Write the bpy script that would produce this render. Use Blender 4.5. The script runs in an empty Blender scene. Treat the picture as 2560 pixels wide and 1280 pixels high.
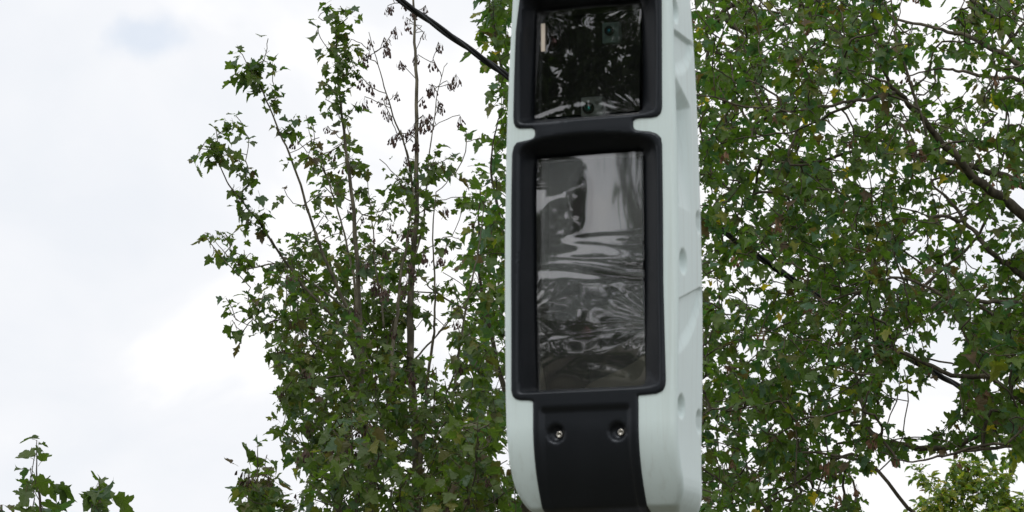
import bpy, bmesh, math, random
import numpy as np
from mathutils import Vector, Matrix, noise
from mathutils.geometry import delaunay_2d_cdt, tessellate_polygon

SC = bpy.context.scene
COL = SC.collection
R = math.radians
rng = random.Random(7)

# ------------------------------------------------------------------ camera
FPX = 8000.0                                   # focal length in pixels of a 2560 px wide frame
PITCH = R(9.3)
CAM = np.array([0.0, 0.0, 1.6])
cd = bpy.data.cameras.new('camera'); cam = bpy.data.objects.new('camera', cd); COL.objects.link(cam)
cam.location = CAM; cam.rotation_euler = (R(90) + PITCH, 0, 0)
cd.sensor_width = 36; cd.lens = FPX / 2560 * 36
cd.clip_start = 0.05; cd.clip_end = 3000
cd.dof.use_dof = True; cd.dof.focus_distance = 14.5; cd.dof.aperture_fstop = 20
SC.camera = cam
FWD = np.array([0, math.cos(PITCH), math.sin(PITCH)]); UP = np.array([0, -math.sin(PITCH), math.cos(PITCH)])
RGT = np.array([1.0, 0, 0])

def ray(px, py): return FWD + RGT * ((px - 1280) / FPX) - UP * ((py - 640) / FPX)
def at(px, py, Y):                              # the point seen at that pixel, Y metres away
    d = ray(px, py); return CAM + d * (Y / d[1])
def proj(p):
    v = np.asarray(p) - CAM; w = v @ FWD
    return 1280 + FPX * (v @ RGT) / w, 640 - FPX * (v @ UP) / w

# ------------------------------------------------------------------ light
SUN_EL, SUN_AZ = R(50), R(205)                  # veiled sun, high behind the camera and to its left
W = bpy.data.worlds.new('World'); SC.world = W; W.use_nodes = True
nt = W.node_tree; nt.nodes.clear()
def N(t, kind, **k):
    n = t.nodes.new(kind)
    for a, v in k.items(): setattr(n, a, v)
    return n
out = N(nt, 'ShaderNodeOutputWorld'); mixs = N(nt, 'ShaderNodeMixShader')
sky = N(nt, 'ShaderNodeTexSky', sky_type='NISHITA', sun_disc=False, sun_elevation=SUN_EL, sun_rotation=SUN_AZ)
bgs = N(nt, 'ShaderNodeBackground'); bgs.inputs['Strength'].default_value = 0.15
nt.links.new(sky.outputs[0], bgs.inputs['Color'])
tc = N(nt, 'ShaderNodeTexCoord')
mp = N(nt, 'ShaderNodeMapping'); mp.inputs['Scale'].default_value = (1.0, 1.0, 1.5)
mp.inputs['Location'].default_value = (0.33, 0.1, 0.21)
nt.links.new(tc.outputs['Generated'], mp.inputs[0])
nz = N(nt, 'ShaderNodeTexNoise'); nz.inputs['Scale'].default_value = 9; nz.inputs['Detail'].default_value = 5
nz.inputs['Roughness'].default_value = 0.52; nz.inputs['Distortion'].default_value = 0.35
nt.links.new(mp.outputs[0], nz.inputs['Vector'])
rp = N(nt, 'ShaderNodeValToRGB'); e = rp.color_ramp.elements
e[0].position = 0.32; e[0].color = (0.87, 0.90, 0.95, 1); e[1].position = 0.57; e[1].color = (1.04, 1.04, 1.05, 1)
m_ = rp.color_ramp.elements.new(0.485); m_.color = (0.935, 0.95, 0.985, 1)
nt.links.new(nz.outputs['Fac'], rp.inputs[0])
bgc = N(nt, 'ShaderNodeBackground'); bgc.inputs['Strength'].default_value = 1.0
nt.links.new(rp.outputs[0], bgc.inputs['Color'])
# one thin place in the cloud where blue shows
hole = ray(372, 88); hole = hole / np.linalg.norm(hole)
sub = N(nt, 'ShaderNodeVectorMath', operation='SUBTRACT'); sub.inputs[1].default_value = hole
nt.links.new(tc.outputs['Generated'], sub.inputs[0])
scl = N(nt, 'ShaderNodeVectorMath', operation='MULTIPLY'); scl.inputs[1].default_value = (1.0, 1.0, 2.3)
nt.links.new(sub.outputs[0], scl.inputs[0])
ln = N(nt, 'ShaderNodeVectorMath', operation='LENGTH'); nt.links.new(scl.outputs[0], ln.inputs[0])
nz2 = N(nt, 'ShaderNodeTexNoise'); nz2.inputs['Scale'].default_value = 60; nz2.inputs['Detail'].default_value = 3
nt.links.new(tc.outputs['Generated'], nz2.inputs['Vector'])
ma = N(nt, 'ShaderNodeMath', operation='MULTIPLY_ADD'); ma.inputs[1].default_value = 0.016; 
nt.links.new(nz2.outputs['Fac'], ma.inputs[0]); nt.links.new(ln.outputs['Value'], ma.inputs[2])
mr = N(nt, 'ShaderNodeMapRange', interpolation_type='SMOOTHSTEP')
ma.inputs[1].default_value = 0.034
for k, v in (('From Min', 0.018), ('From Max', 0.038), ('To Min', 0.27), ('To Max', 0.0)): mr.inputs[k].default_value = v
nt.links.new(ma.outputs[0], mr.inputs['Value'])
nt.links.new(mr.outputs[0], mixs.inputs[0]); nt.links.new(bgc.outputs[0], mixs.inputs[1]); nt.links.new(bgs.outputs[0], mixs.inputs[2])
nt.links.new(mixs.outputs[0], out.inputs[0])
sl = bpy.data.lights.new('sun', 'SUN'); sl.energy = 1.2; sl.angle = R(25); sl.color = (1, 0.97, 0.93)
so = bpy.data.objects.new('sun', sl); COL.objects.link(so)
sd = Vector((math.sin(SUN_AZ) * math.cos(SUN_EL), math.cos(SUN_AZ) * math.cos(SUN_EL), math.sin(SUN_EL)))
so.rotation_euler = sd.to_track_quat('Z', 'Y').to_euler(); so.location = (0, 0, 30)
vs = SC.view_settings; vs.view_transform = 'Standard'; vs.look = 'None'; vs.gamma = 1; vs.exposure = 0; vs.use_curve_mapping = False

# ------------------------------------------------------------------ materials
def mat(name):
    m = bpy.data.materials.new(name); m.use_nodes = True
    return m, m.node_tree, m.node_tree.nodes['Principled BSDF']
def plain(name, col, rough, spec=0.5, bump=0.0, bscale=200, var=0.0, vscale=8, metal=0):
    m, t, b = mat(name)
    b.inputs['Base Color'].default_value = (*col, 1); b.inputs['Roughness'].default_value = rough
    b.inputs['Specular IOR Level'].default_value = spec; b.inputs['Metallic'].default_value = metal
    c = N(t, 'ShaderNodeTexCoord')
    if bump:
        n = N(t, 'ShaderNodeTexNoise'); n.inputs['Scale'].default_value = bscale; n.inputs['Detail'].default_value = 3
        bp = N(t, 'ShaderNodeBump'); bp.inputs['Strength'].default_value = bump; bp.inputs['Distance'].default_value = 0.001
        t.links.new(c.outputs['Object'], n.inputs[0]); t.links.new(n.outputs[0], bp.inputs['Height']); t.links.new(bp.outputs[0], b.inputs['Normal'])
    if var:
        n = N(t, 'ShaderNodeTexNoise'); n.inputs['Scale'].default_value = vscale; n.inputs['Detail'].default_value = 6
        t.links.new(c.outputs['Object'], n.inputs[0])
        r = N(t, 'ShaderNodeValToRGB'); r.color_ramp.elements[0].position = .3; r.color_ramp.elements[1].position = .7
        r.color_ramp.elements[0].color = (*[x * (1 - var) for x in col], 1); r.color_ramp.elements[1].color = (*[min(1, x * (1 + var)) for x in col], 1)
        t.links.new(n.outputs[0], r.inputs[0]); t.links.new(r.outputs[0], b.inputs['Base Color'])
        r2 = N(t, 'ShaderNodeMapRange'); r2.inputs['To Min'].default_value = rough - .06; r2.inputs['To Max'].default_value = rough + .08
        t.links.new(n.outputs[0], r2.inputs[0]); t.links.new(r2.outputs[0], b.inputs['Roughness'])
    return m
M = {}
M['white'] = plain('white_plastic', (0.665, 0.775, 0.765), 0.42, 0.45, bump=0.12, bscale=260, var=0.035, vscale=5)
def streaks(m, amt):
    t = m.node_tree; b = t.nodes['Principled BSDF']; src = b.inputs['Base Color'].links[0].from_socket
    c = N(t, 'ShaderNodeTexCoord'); mp_ = N(t, 'ShaderNodeMapping'); mp_.inputs['Scale'].default_value = (70, 70, 2.2)
    n = N(t, 'ShaderNodeTexNoise'); n.inputs['Scale'].default_value = 1; n.inputs['Detail'].default_value = 5; n.inputs['Roughness'].default_value = .6
    t.links.new(c.outputs['Object'], mp_.inputs[0]); t.links.new(mp_.outputs[0], n.inputs[0])
    r = N(t, 'ShaderNodeMapRange'); r.inputs['From Min'].default_value = .52; r.inputs['From Max'].default_value = .75; r.inputs['To Max'].default_value = amt; t.links.new(n.outputs[0], r.inputs[0])
    x = N(t, 'ShaderNodeMix', data_type='RGBA'); x.inputs[7].default_value = (.33, .33, .27, 1)
    t.links.new(r.outputs[0], x.inputs[0]); t.links.new(src, x.inputs[6]); t.links.new(x.outputs[2], b.inputs['Base Color'])
streaks(M['white'], .22)
M['black'] = plain('black_plastic', (0.009, 0.0105, 0.013), 0.36, 0.38, bump=0.25, bscale=700, var=0.15, vscale=9)
M['black'].node_tree.nodes['Principled BSDF'].inputs['Specular Tint'].default_value = (.84, .91, 1, 1)  # blue sky sheen put into the tint; the sky itself is near neutral
M['inside'] = plain('black_inside', (0.006, 0.007, 0.008), 0.7, 0.2)
M['steel'] = plain('steel', (0.55, 0.53, 0.48), 0.35, 0.5, metal=1, var=0.1, vscale=90)
M['mast'] = plain('galvanised_mast', (0.35, 0.36, 0.37), 0.5, 0.5, var=0.12, vscale=14, metal=.6)
M['cable'] = plain('cable_rubber', (0.018, 0.020, 0.022), 0.55, 0.4, var=0.25, vscale=25)
M['lightgrey'] = plain('light_grey_part', (0.75, 0.78, 0.75), 0.5)
M['card'] = plain('beige_card', (0.72, 0.64, 0.54), 0.8, .2, var=.1, vscale=20)
M['board'] = plain('circuit_board', (0.28, 0.40, 0.36), 0.5, var=.4, vscale=60)
M['pavement'] = plain('trodden_ground', (0.085, 0.08, 0.055), 0.85, 0.2, bump=.6, bscale=60, var=.2, vscale=3)
def lensmat(name, col):
    m, t, b = mat(name); b.inputs['Base Color'].default_value = (*col, 1); b.inputs['Roughness'].default_value = 0.08
    b.inputs['Coat Weight'].default_value = 1; b.inputs['Metallic'].default_value = .8; return m
M['lens_teal'] = lensmat('lens_teal', (0.02, 0.5, 0.45)); M['lens_blue'] = lensmat('lens_blue', (0.01, 0.4, 0.6)); M['lens_red'] = lensmat('lens_red', (0.12, 0.03, 0.04))
def clear(name, ior, rough, gcol=(1, 1, 1), tint=(0.92, 0.94, 0.93), milk=0.0):
    m, t, b = mat(name); t.nodes.remove(b); o = t.nodes['Material Output']
    f = N(t, 'ShaderNodeFresnel'); f.inputs['IOR'].default_value = ior
    tr = N(t, 'ShaderNodeBsdfTransparent'); tr.inputs[0].default_value = (*tint, 1)
    g = N(t, 'ShaderNodeBsdfGlossy'); g.inputs['Roughness'].default_value = rough; g.inputs['Color'].default_value = (*gcol, 1)
    x = N(t, 'ShaderNodeMixShader')
    t.links.new(f.outputs[0], x.inputs[0]); t.links.new(tr.outputs[0], x.inputs[1]); t.links.new(g.outputs[0], x.inputs[2]); t.links.new(x.outputs[0], o.inputs[0])
    if milk:                                      # thin plastic scatters a little light of its own
        df = N(t, 'ShaderNodeBsdfDiffuse'); df.inputs[0].default_value = (.8, .82, .82, 1); y = N(t, 'ShaderNodeMixShader'); y.inputs[0].default_value = milk
        t.links.new(x.outputs[0], y.inputs[1]); t.links.new(df.outputs[0], y.inputs[2]); t.links.new(y.outputs[0], o.inputs[0])
    return m
M['film'] = clear('clear_film', 2.4, 0.018, milk=.005); M['film_soft'] = clear('clear_film_soft', 2.6, 0.035, milk=.028)
M['pane'] = clear('window_glass', 1.5, 0.01, tint=(0.96, 0.98, 0.97))
def leafmat(name, trans):
    m, t, b = mat(name); o = t.nodes['Material Output']
    a = N(t, 'ShaderNodeAttribute', attribute_name='tint')
    c = N(t, 'ShaderNodeTexCoord'); n = N(t, 'ShaderNodeTexNoise'); n.inputs['Scale'].default_value = 45; n.inputs['Detail'].default_value = 4
    t.links.new(c.outputs['Object'], n.inputs[0])
    r = N(t, 'ShaderNodeMapRange'); r.inputs['From Min'].default_value = .3; r.inputs['From Max'].default_value = .7
    r.inputs['To Min'].default_value = .68; r.inputs['To Max'].default_value = 1.3; t.links.new(n.outputs[0], r.inputs[0])
    mu = N(t, 'ShaderNodeVectorMath', operation='SCALE'); t.links.new(a.outputs['Color'], mu.inputs[0]); t.links.new(r.outputs[0], mu.inputs['Scale'])
    t.links.new(mu.outputs[0], b.inputs['Base Color'])
    b.inputs['Roughness'].default_value = 0.48; b.inputs['Specular IOR Level'].default_value = 0.42
    tl = N(t, 'ShaderNodeBsdfTranslucent'); w = N(t, 'ShaderNodeVectorMath', operation='MULTIPLY'); w.inputs[1].default_value = (1.35, 1.7, 0.55)
    t.links.new(mu.outputs[0], w.inputs[0]); t.links.new(w.outputs[0], tl.inputs[0])
    x = N(t, 'ShaderNodeMixShader'); x.inputs[0].default_value = trans
    t.links.new(b.outputs[0], x.inputs[1]); t.links.new(tl.outputs[0], x.inputs[2]); t.links.new(x.outputs[0], o.inputs[0])
    return m
M['leaf'] = leafmat('maple_leaf', 0.48)
def barkmat(name, c0, c1):
    m, t, b = mat(name); b.inputs['Roughness'].default_value = .85; b.inputs['Specular IOR Level'].default_value = .2
    c = N(t, 'ShaderNodeTexCoord'); mpp = N(t, 'ShaderNodeMapping'); mpp.inputs['Scale'].default_value = (1, 1, .35)
    n = N(t, 'ShaderNodeTexNoise'); n.inputs['Scale'].default_value = 38; n.inputs['Detail'].default_value = 6
    t.links.new(c.outputs['Object'], mpp.inputs[0]); t.links.new(mpp.outputs[0], n.inputs[0])
    r = N(t, 'ShaderNodeValToRGB'); r.color_ramp.elements[0].position = .35; r.color_ramp.elements[1].position = .68
    r.color_ramp.elements[0].color = (*c0, 1); r.color_ramp.elements[1].color = (*c1, 1)
    t.links.new(n.outputs[0], r.inputs[0]); t.links.new(r.outputs[0], b.inputs['Base Color'])
    bp = N(t, 'ShaderNodeBump'); bp.inputs['Strength'].default_value = .5; bp.inputs['Distance'].default_value = .004
    t.links.new(n.outputs[0], bp.inputs['Height']); t.links.new(bp.outputs[0], b.inputs['Normal'])
    return m
M['bark_pale'] = barkmat('pale_maple_bark', (0.06, 0.055, 0.04), (0.17, 0.155, 0.11))
M['bark_dark'] = barkmat('dark_maple_bark', (0.04, 0.035, 0.025), (0.12, 0.105, 0.075))

# ------------------------------------------------------------------ helpers
def tag(o, label=None, cat=None, group=None, kind=None):
    if label: o['label'] = label
    if cat: o['category'] = cat
    if group: o['group'] = group
    if kind: o['kind'] = kind
    return o
def link(name, me, material=None, parent=None, loc=None):
    o = bpy.data.objects.new(name, me); COL.objects.link(o)
    if material is not None and me is not None: me.materials.append(material)
    if parent is not None: o.parent = parent
    if loc is not None: o.location = loc
    return o
def empty(name, loc): return link(name, None, loc=loc)
def mesh(name, V, F, smooth=True):
    me = bpy.data.meshes.new(name); me.from_pydata([tuple(map(float, v)) for v in V], [], F); me.update()
    if smooth: me.polygons.foreach_set('use_smooth', [True] * len(me.polygons))
    return me
class MB:
    def __init__(s): s.V = []; s.F = []
    def add(s, V, F):
        k = len(s.V); s.V += [tuple(v) for v in V]; s.F += [tuple(i + k for i in f) for f in F]
    def box(s, c, d, rot=None):
        x, y, z = [a / 2 for a in d]
        P = [Vector((i * x, j * y, k * z)) for i in (-1, 1) for j in (-1, 1) for k in (-1, 1)]
        if rot: P = [rot @ p for p in P]
        s.add([p + Vector(c) for p in P], [(0, 1, 3, 2), (4, 6, 7, 5), (0, 4, 5, 1), (2, 3, 7, 6), (0, 2, 6, 4), (1, 5, 7, 3)])
    def tube(s, pts, rad, n=6, cap=True):
        pts = [np.asarray(p, float) for p in pts]; k = len(s.V); m = len(pts)
        ref = np.array([0.3, 1, 0.2])
        for i, p in enumerate(pts):
            d = pts[min(i + 1, m - 1)] - pts[max(i - 1, 0)]; d = d / (np.linalg.norm(d) + 1e-12)
            u = np.cross(d, ref); u /= np.linalg.norm(u) + 1e-12; v = np.cross(d, u)
            r = rad[i] if hasattr(rad, '__len__') else rad
            for j in range(n):
                a = 2 * math.pi * j / n; s.V.append(tuple(p + (u * math.cos(a) + v * math.sin(a)) * r))
        for i in range(m - 1):
            for j in range(n):
                a = k + i * n + j; b = k + i * n + (j + 1) % n; s.F.append((a, b, b + n, a + n))
        if cap: s.F.append(tuple(k + j for j in range(n))[::-1]); s.F.append(tuple(k + (m - 1) * n + j for j in range(n)))
    def lathe(s, c, ax, prof, n=24):             # prof: (radius, along axis)
        ax = Vector(ax).normalized(); u = ax.orthogonal().normalized(); v = ax.cross(u); c = Vector(c); k = len(s.V)
        for r, h in prof:
            for j in range(n):
                a = 2 * math.pi * j / n; s.V.append(tuple(c + ax * h + (u * math.cos(a) + v * math.sin(a)) * r))
        for i in range(len(prof) - 1):
            for j in range(n):
                a = k + i * n + j; b = k + i * n + (j + 1) % n; s.F.append((a, b, b + n, a + n))
        s.F.append(tuple(k + j for j in range(n))[::-1]); s.F.append(tuple(k + (len(prof) - 1) * n + j for j in range(n)))
    def build(s, name, material, parent=None, smooth=True, loc=None): return link(name, mesh(name, s.V, s.F, smooth), material, parent, loc)

# ------------------------------------------------------------------ ground
g = MB(); gs = 6; ext = [-1500, -300, -60, -20, 0, 20, 60, 300, 1500]
g.V = [(x, y, 0) for y in ext for x in ext]; n_ = len(ext)
g.F = [(j * n_ + i, j * n_ + i + 1, (j + 1) * n_ + i + 1, (j + 1) * n_ + i) for j in range(n_ - 1) for i in range(n_ - 1)]
tag(g.build('ground', M['pavement']), 'pale trodden ground under the trees and the mast', kind='structure')

# ================================================================== the speed camera
YAW = R(20.0)
DEX = np.array([math.cos(YAW), -math.sin(YAW), 0]); DEY = np.array([math.sin(YAW), math.cos(YAW), 0]); DEZ = np.array([0, 0, 1.0])
DO = at(1468, 640, 6.5)
def dl(px, py, depth=0.0):                     # pixel -> (x, z) on the housing's own upright plane at that depth
    d = ray(px, py); P0 = DO + DEY * depth
    t = ((P0 - CAM) @ DEY) / (d @ DEY); q = CAM + d * t - DO
    return np.array([q @ DEX, q[2]])
dev = empty('speed_camera', (float(DO[0] + DEY[0] * .16), float(DO[1] + DEY[1] * .16), 0))
dev.rotation_euler = (0, 0, -YAW)
tag(dev, 'white and black speed camera housing with clear film wrinkled over its two windows', 'speed camera')
DOFF = np.array([0, -0.16, DO[2]])             # device coordinates -> child coordinates
def devmesh(name, V, F, material, parent=dev, smooth=True):
    return link(name, mesh(name, np.asarray(V, float) + DOFF, F, smooth), material, parent)
def devmb(name, mb, material, parent=dev, smooth=True): return devmesh(name, mb.V, mb.F, material, parent, smooth)

YB = 0.0045                                      # shell front plane lies this far behind the bezel's face
def ztab(tab, col):                             # pixel table -> function of z
    zz = []; xx = []
    for py, px in tab:
        q = dl(px, py, YB); zz.append(q[1]); xx.append(q[0])
    o = np.argsort(zz); return np.array(zz)[o], np.array(xx)[o]
def smooth_interp(z, zt, xt):
    z = np.asarray(z, float); r = np.zeros_like(z)
    for dz in (-.03, -.015, 0, .015, .03): r += np.interp(z + dz, zt, xt)
    return r / 5
XL = ztab([(-330, 1340), (-290, 1312), (-200, 1294), (0, 1277.5), (220, 1267), (350, 1262), (610, 1258), (800, 1258), (1000, 1260), (1080, 1262), (1128, 1264), (1190, 1267), (1235, 1272), (1262, 1284), (1290, 1310), (1330, 1360)], 0)
XR = ztab([(-330, 1625), (-290, 1650), (-200, 1664), (0, 1679), (200, 1685), (350, 1690), (650, 1694), (850, 1693), (1060, 1690), (1108, 1691), (1182, 1694), (1225, 1696), (1255, 1684), (1290, 1650), (1330, 1590)], 0)
SIL = [(-330, 1660), (-290, 1690), (-200, 1712), (0, 1732.5), (104, 1741), (225, 1748), (351, 1752), (487, 1758), (630, 1761), (757, 1764), (900, 1764), (1000, 1763), (1078, 1761), (1211, 1758), (1244, 1756), (1290, 1740), (1330, 1700)]
zc = dl(1600, 1050)[1]; zb = dl(1600, 1258)[1]; ztop = dl(1500, -240)[1]
def yfront(z):
    z = np.asarray(z, float)
    y = 2.0 * np.clip(zc - z, 0, None) ** 2 + 1.3 * np.clip(z - ztop, 0, None) ** 1.5
    return y + 1.6 * np.clip(zb - z, 0, None)
def ydepth(z):
    zt = []; dt = []
    for py, px in SIL:
        q = dl(px, py, YB); xr = float(smooth_interp(q[1], *XR)); dt.append((q[0] - xr) * math.cos(YAW) / math.sin(YAW) * 1.0); zt.append(q[1])
    o = np.argsort(zt); return smooth_interp(z, np.array(zt)[o], np.array(dt)[o])
def sstep(a, b, x): t = np.clip((x - a) / (b - a), 0, 1); return t * t * (3 - 2 * t)

# reliefs moulded into the flank: inward depth as a function of (distance behind the front, height)
def flank(px, py):                               # pixel on the flank -> (d, z)
    q = dl(px, py, YB); xr = float(smooth_interp(q[1], *XR))
    d = (q[0] - xr) / math.tan(YAW); return d, q[1] - 0.0
def relief(d, z):
    h = np.zeros_like(d)
    for px, py, rr in ((1690, 20, .028), (1711, 645, .030), (1706, 1010, .028), (1760, 520, .028), (1761, 1030, .028), (1750, 30, .028)):
        cd_, cz = flank(px, py); r = np.sqrt(((d - cd_) * 1.0) ** 2 + (z - cz) ** 2)
        h = np.maximum(h,   .013 * (1 - sstep(.35, 1.0, r / rr)))
    # quarter-disc pockets: sharp step along a line above, soft arc below
    for (x0, y0), (x1, y1), drop in (((1683, 70), (1733, 66), .098), ((1694, 748), (1758, 690), .118)):
        d0, z0 = flank(x0, y0); d1, z1 = flank(x1, y1)
        zl = z0 + (z1 - z0) * (d - d0) / (d1 - d0)
        below = zl - z
        u = np.clip((d - d0) / (d1 - d0), 0, 1.3)
        arc = drop * np.sqrt(np.clip(1 - (u * .86) ** 2, 0, 1))
        dep = .009 * sstep(0, .004, below) * (1 - sstep(arc - .034, arc, below)) * sstep(-.012, -.002, d - d0)
        h = np.maximum(h, dep)
    # long grip pocket: three-cornered roof, then a wedge that runs out downwards
    da, za = flank(1688, 186); db, zb_ = flank(1737, 238); dc, zc_ = flank(1693, 276); dd, zd = flank(1699, 512)
    roof = za + (zb_ - za) * (d - da) / (db - da)
    end = zc_ + (zb_ - zc_) * (d - dc) / (db - dc)
    ramp = np.clip((roof - z) / np.maximum(roof - end, .004), 0, 1)
    fade = np.clip((z - zd) / (zc_ - zd), 0, 1)
    wid = np.clip((db - d) / (db - da), 0, 1)
    pocket = .030 * ramp * np.where(z > zc_, 1, fade) * sstep(0, .55, wid) * sstep(-.004, .002, d - .010)
    pocket = np.where(z > roof, 0, pocket)
    pocket = pocket + .016 * sstep(0, .25, fade) * np.where(z > zc_ + .01, 0, 1) * (1 - sstep(.018, .018 + .004 + .010 * fade, d))* (z > zd)
    return np.maximum(h, pocket)

nf_ = 74
def shell():
    zs = np.concatenate([np.arange(dl(1500, 1325)[1], dl(1500, -330)[1], .003)])
    nf, nc, ns, nbk = nf_, 8, 62, 14
    rows = []
    xl = smooth_interp(zs, *XL); xr = smooth_interp(zs, *XR); yf = yfront(zs) + YB; D = np.clip(ydepth(zs), .05, None)
    D = np.maximum(D + YB, yf + .03)
    rc = .013
    for i, z in enumerate(zs):
        a, b, f, dd = xl[i], xr[i], yf[i], D[i]
        pts = []
        xs = np.linspace(a + rc, b - rc, nf); pts += [(x, f) for x in xs]
        for k in range(1, nc):
            t = math.pi / 2 * k / nc; pts.append((b - rc + rc * math.sin(t), f + rc - rc * math.cos(t)))
        ds = np.linspace(f + rc, dd, ns); rel = relief(ds - YB, np.full(ns, z))
        pts += [(b - r_ , y) for y, r_ in zip(ds, rel)]
        for k in range(1, nbk):
            t = math.pi * k / nbk; m = (a + b) / 2; hw = (b - a) / 2
            pts.append((m + hw * math.copysign(abs(math.cos(t)) ** .35, math.cos(t)), dd + .05 * math.sin(t) ** .6))
        pts += [(a + min(r_, .008), y) for y, r_ in zip(ds[::-1], rel[::-1])]
        for k in range(1, nc):
            t = math.pi / 2 * k / nc; pts.append((a + rc - rc * math.cos(t), f + rc - rc * math.sin(t)))
        rows.append([(x, y, z) for x, y in pts])
    return np.array(rows)
rows = shell(); nr, npt, _ = rows.shape

# bezel outline (pixels, clockwise from top left) and its windows
OUT = [(1300, -30), (1312, -44), (1335, -50), (1480, -56), (1620, -60), (1640, -54), (1652, -38), (1653, -20), (1653.5, 120), (1654, 268), (1651, 282), (1641, 291), (1626, 294), (1596, 295.5), (1587, 297.5), (1582, 302), (1582, 317), (1586, 323), (1598, 325.5), (1622, 327), (1641, 333), (1651, 343), (1654, 360), (1656, 510), (1657, 700), (1661, 862), (1663.5, 950), (1662, 964), (1656, 976), (1640, 984), (1612, 987), (1595, 988.5)]
BAND_R = [(1594.5, 1000), (1595, 1020), (1595, 1060), (1595, 1120), (1595, 1200), (1595, 1290)]
BAND_L = [(1330.5, 1290), (1330.5, 1200), (1330.5, 1120), (1330.5, 1077), (1330.5, 1020)]
OUT2 = [(1330, 1003), (1322, 1001), (1298, 1000.5), (1286, 997), (1279, 989), (1276, 975), (1276, 797), (1275.5, 700), (1276, 510), (1278, 385), (1282, 366), (1290, 355), (1304, 352), (1322, 348), (1332, 344), (1335.5, 337), (1335, 325), (1329, 320), (1312, 320.5), (1297, 321), (1287, 317), (1282, 306), (1281, 290), (1283, 200), (1287, 80)]
def resample(pts, step, closed=True):
    P = np.array(pts, float)
    if closed: P = np.vstack([P, P[:1]])
    s = np.concatenate([[0], np.cumsum(np.linalg.norm(np.diff(P, axis=0), axis=1))]); n = max(3, int(s[-1] / step))
    t = np.linspace(0, s[-1], n + 1); Q = np.stack([np.interp(t, s, P[:, 0]), np.interp(t, s, P[:, 1])], 1)
    return Q[:-1] if closed else Q
def chaikin(P, k=1):
    P = np.array(P, float)
    for _ in range(k):
        Qn = np.roll(P, -1, axis=0); P = np.stack([.75 * P + .25 * Qn, .25 * P + .75 * Qn], 1).reshape(-1, 2)
    return P
def poly(pix, depth=0.0): return np.array([dl(x, y, depth) for x, y in pix])
def pdist(P, poly_):                              # distance of points to a closed polyline
    A = poly_; B = np.roll(poly_, -1, axis=0); best = np.full(len(P), 1e9); px_ = np.ascontiguousarray(P[:, 0]); py_ = np.ascontiguousarray(P[:, 1])
    for a, b in zip(A, B):
        ax, ay = a; bx_, by_ = b - a; dx = px_ - ax; dy = py_ - ay
        t = (dx * bx_ + dy * by_) / (bx_ * bx_ + by_ * by_ + 1e-15); np.maximum(t, 0, out=t); np.minimum(t, 1, out=t)
        dx -= t * bx_; dy -= t * by_; dx *= dx; dy *= dy; dx += dy; np.minimum(best, dx, out=best)
    return np.sqrt(best)
def inside(P, poly_):
    x, y = P[:, 0], P[:, 1]; c = np.zeros(len(P), bool); A = poly_; B = np.roll(poly_, -1, axis=0)
    for (x0, y0), (x1, y1) in zip(A, B):
        k = ((y0 > y) != (y1 > y)) & (x < (x1 - x0) * (y - y0) / (y1 - y0 + 1e-15) + x0); c ^= k
    return c
GD = 0.068                                         # how deep the windows sit
Opoly = resample(poly(OUT + BAND_R + BAND_L + OUT2), .0035)
G1 = resample(poly([(1345, 30), (1605, 5), (1605, 281), (1345, 300)], GD), .005)
G2 = resample(poly([(1347.5, 401), (1608, 380), (1614, 963), (1344.5, 976)], GD), .005)
R1 = resample(chaikin(poly([(1300, -10), (1325, -24), (1480, -32), (1625, -36), (1643, -22), (1644, 120), (1643, 268), (1636, 278), (1605, 286), (1470, 297), (1345, 308), (1300, 311), (1292, 300), (1293, 200)]), 2), .005)
R2 = resample(chaikin(poly([(1293, 395), (1298, 372), (1318, 356), (1350, 345), (1400, 336), (1465, 330), (1530, 329), (1590, 334), (1625, 342), (1642, 356), (1645, 385), (1647, 700), (1653, 945), (1646, 962), (1625, 968), (1480, 976), (1320, 984), (1298, 984), (1291, 975), (1292, 700)]), 2), .005)

def bezel_y(P):
    so = pdist(P, Opoly); r = .0045
    y = np.where(so < r, r - np.sqrt(np.clip(r * r - (r - so) ** 2, 0, None)), 0)
    for G, Rr, hood in ((G1, R1, 0), (G2, R2, 1)):
        ins = inside(P, Rr); dr = pdist(P, Rr); dg = pdist(P, G); t = dr / (dr + dg + 1e-9)
        rr = .004; soft = np.where(dr < rr, .5 * (dr / rr) ** 2 * rr, dr - .5 * rr) / np.maximum(dr, 1e-6)
        ing = inside(P, G) | (dg < 1e-5)
        y = np.where(ins, np.where(ing, GD, GD * t * soft), y)
    za_, zb2, zc2 = dl(1460, 296)[1], dl(1460, 330)[1], dl(1460, 420)[1]
    side = np.minimum(P[:, 0] - dl(1276, 400)[0], dl(1656, 400)[0] - P[:, 0])
    vis = sstep(0, 1, (za_ - P[:, 1]) / (za_ - zb2)) * (1 - sstep(0, 1, (zb2 - P[:, 1]) / (zb2 - zc2))) * sstep(.040, .085, side)
    wn = np.where(inside(P, R2), np.clip(pdist(P, G2) / .03, 0, 1), 1.0)
    y = y - .0015 * vis * wn * np.where(inside(P, R1), 0, 1)
    zt = dl(1460, 1006)[1]
    low = P[:, 1] < zt + .02
    wl = dl(1330.5, 1100)[0]; wr = dl(1595, 1100)[0]
    e_ = np.minimum(P[:, 0] - wl, wr - P[:, 0])
    rec = .006 * sstep(dl(1460, 992)[1], dl(1460, 1003)[1], P[:, 1]) * 0 + .007 * sstep(.016, .024, e_) * sstep(0, .012, dl(1460, 1012)[1] - P[:, 1] + .02 * 0)
    y = y + np.where(low, rec, 0)
    for px, py in ((1386, 1083), (1540, 1077)):
        c = dl(px, py); rad = np.linalg.norm(P - c, axis=1)
        y = y + .013 * (1 - sstep(.010, .0215, rad))
    return y + yfront(P[:, 1])
bb0, bb1 = Opoly.min(0), Opoly.max(0)
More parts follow.
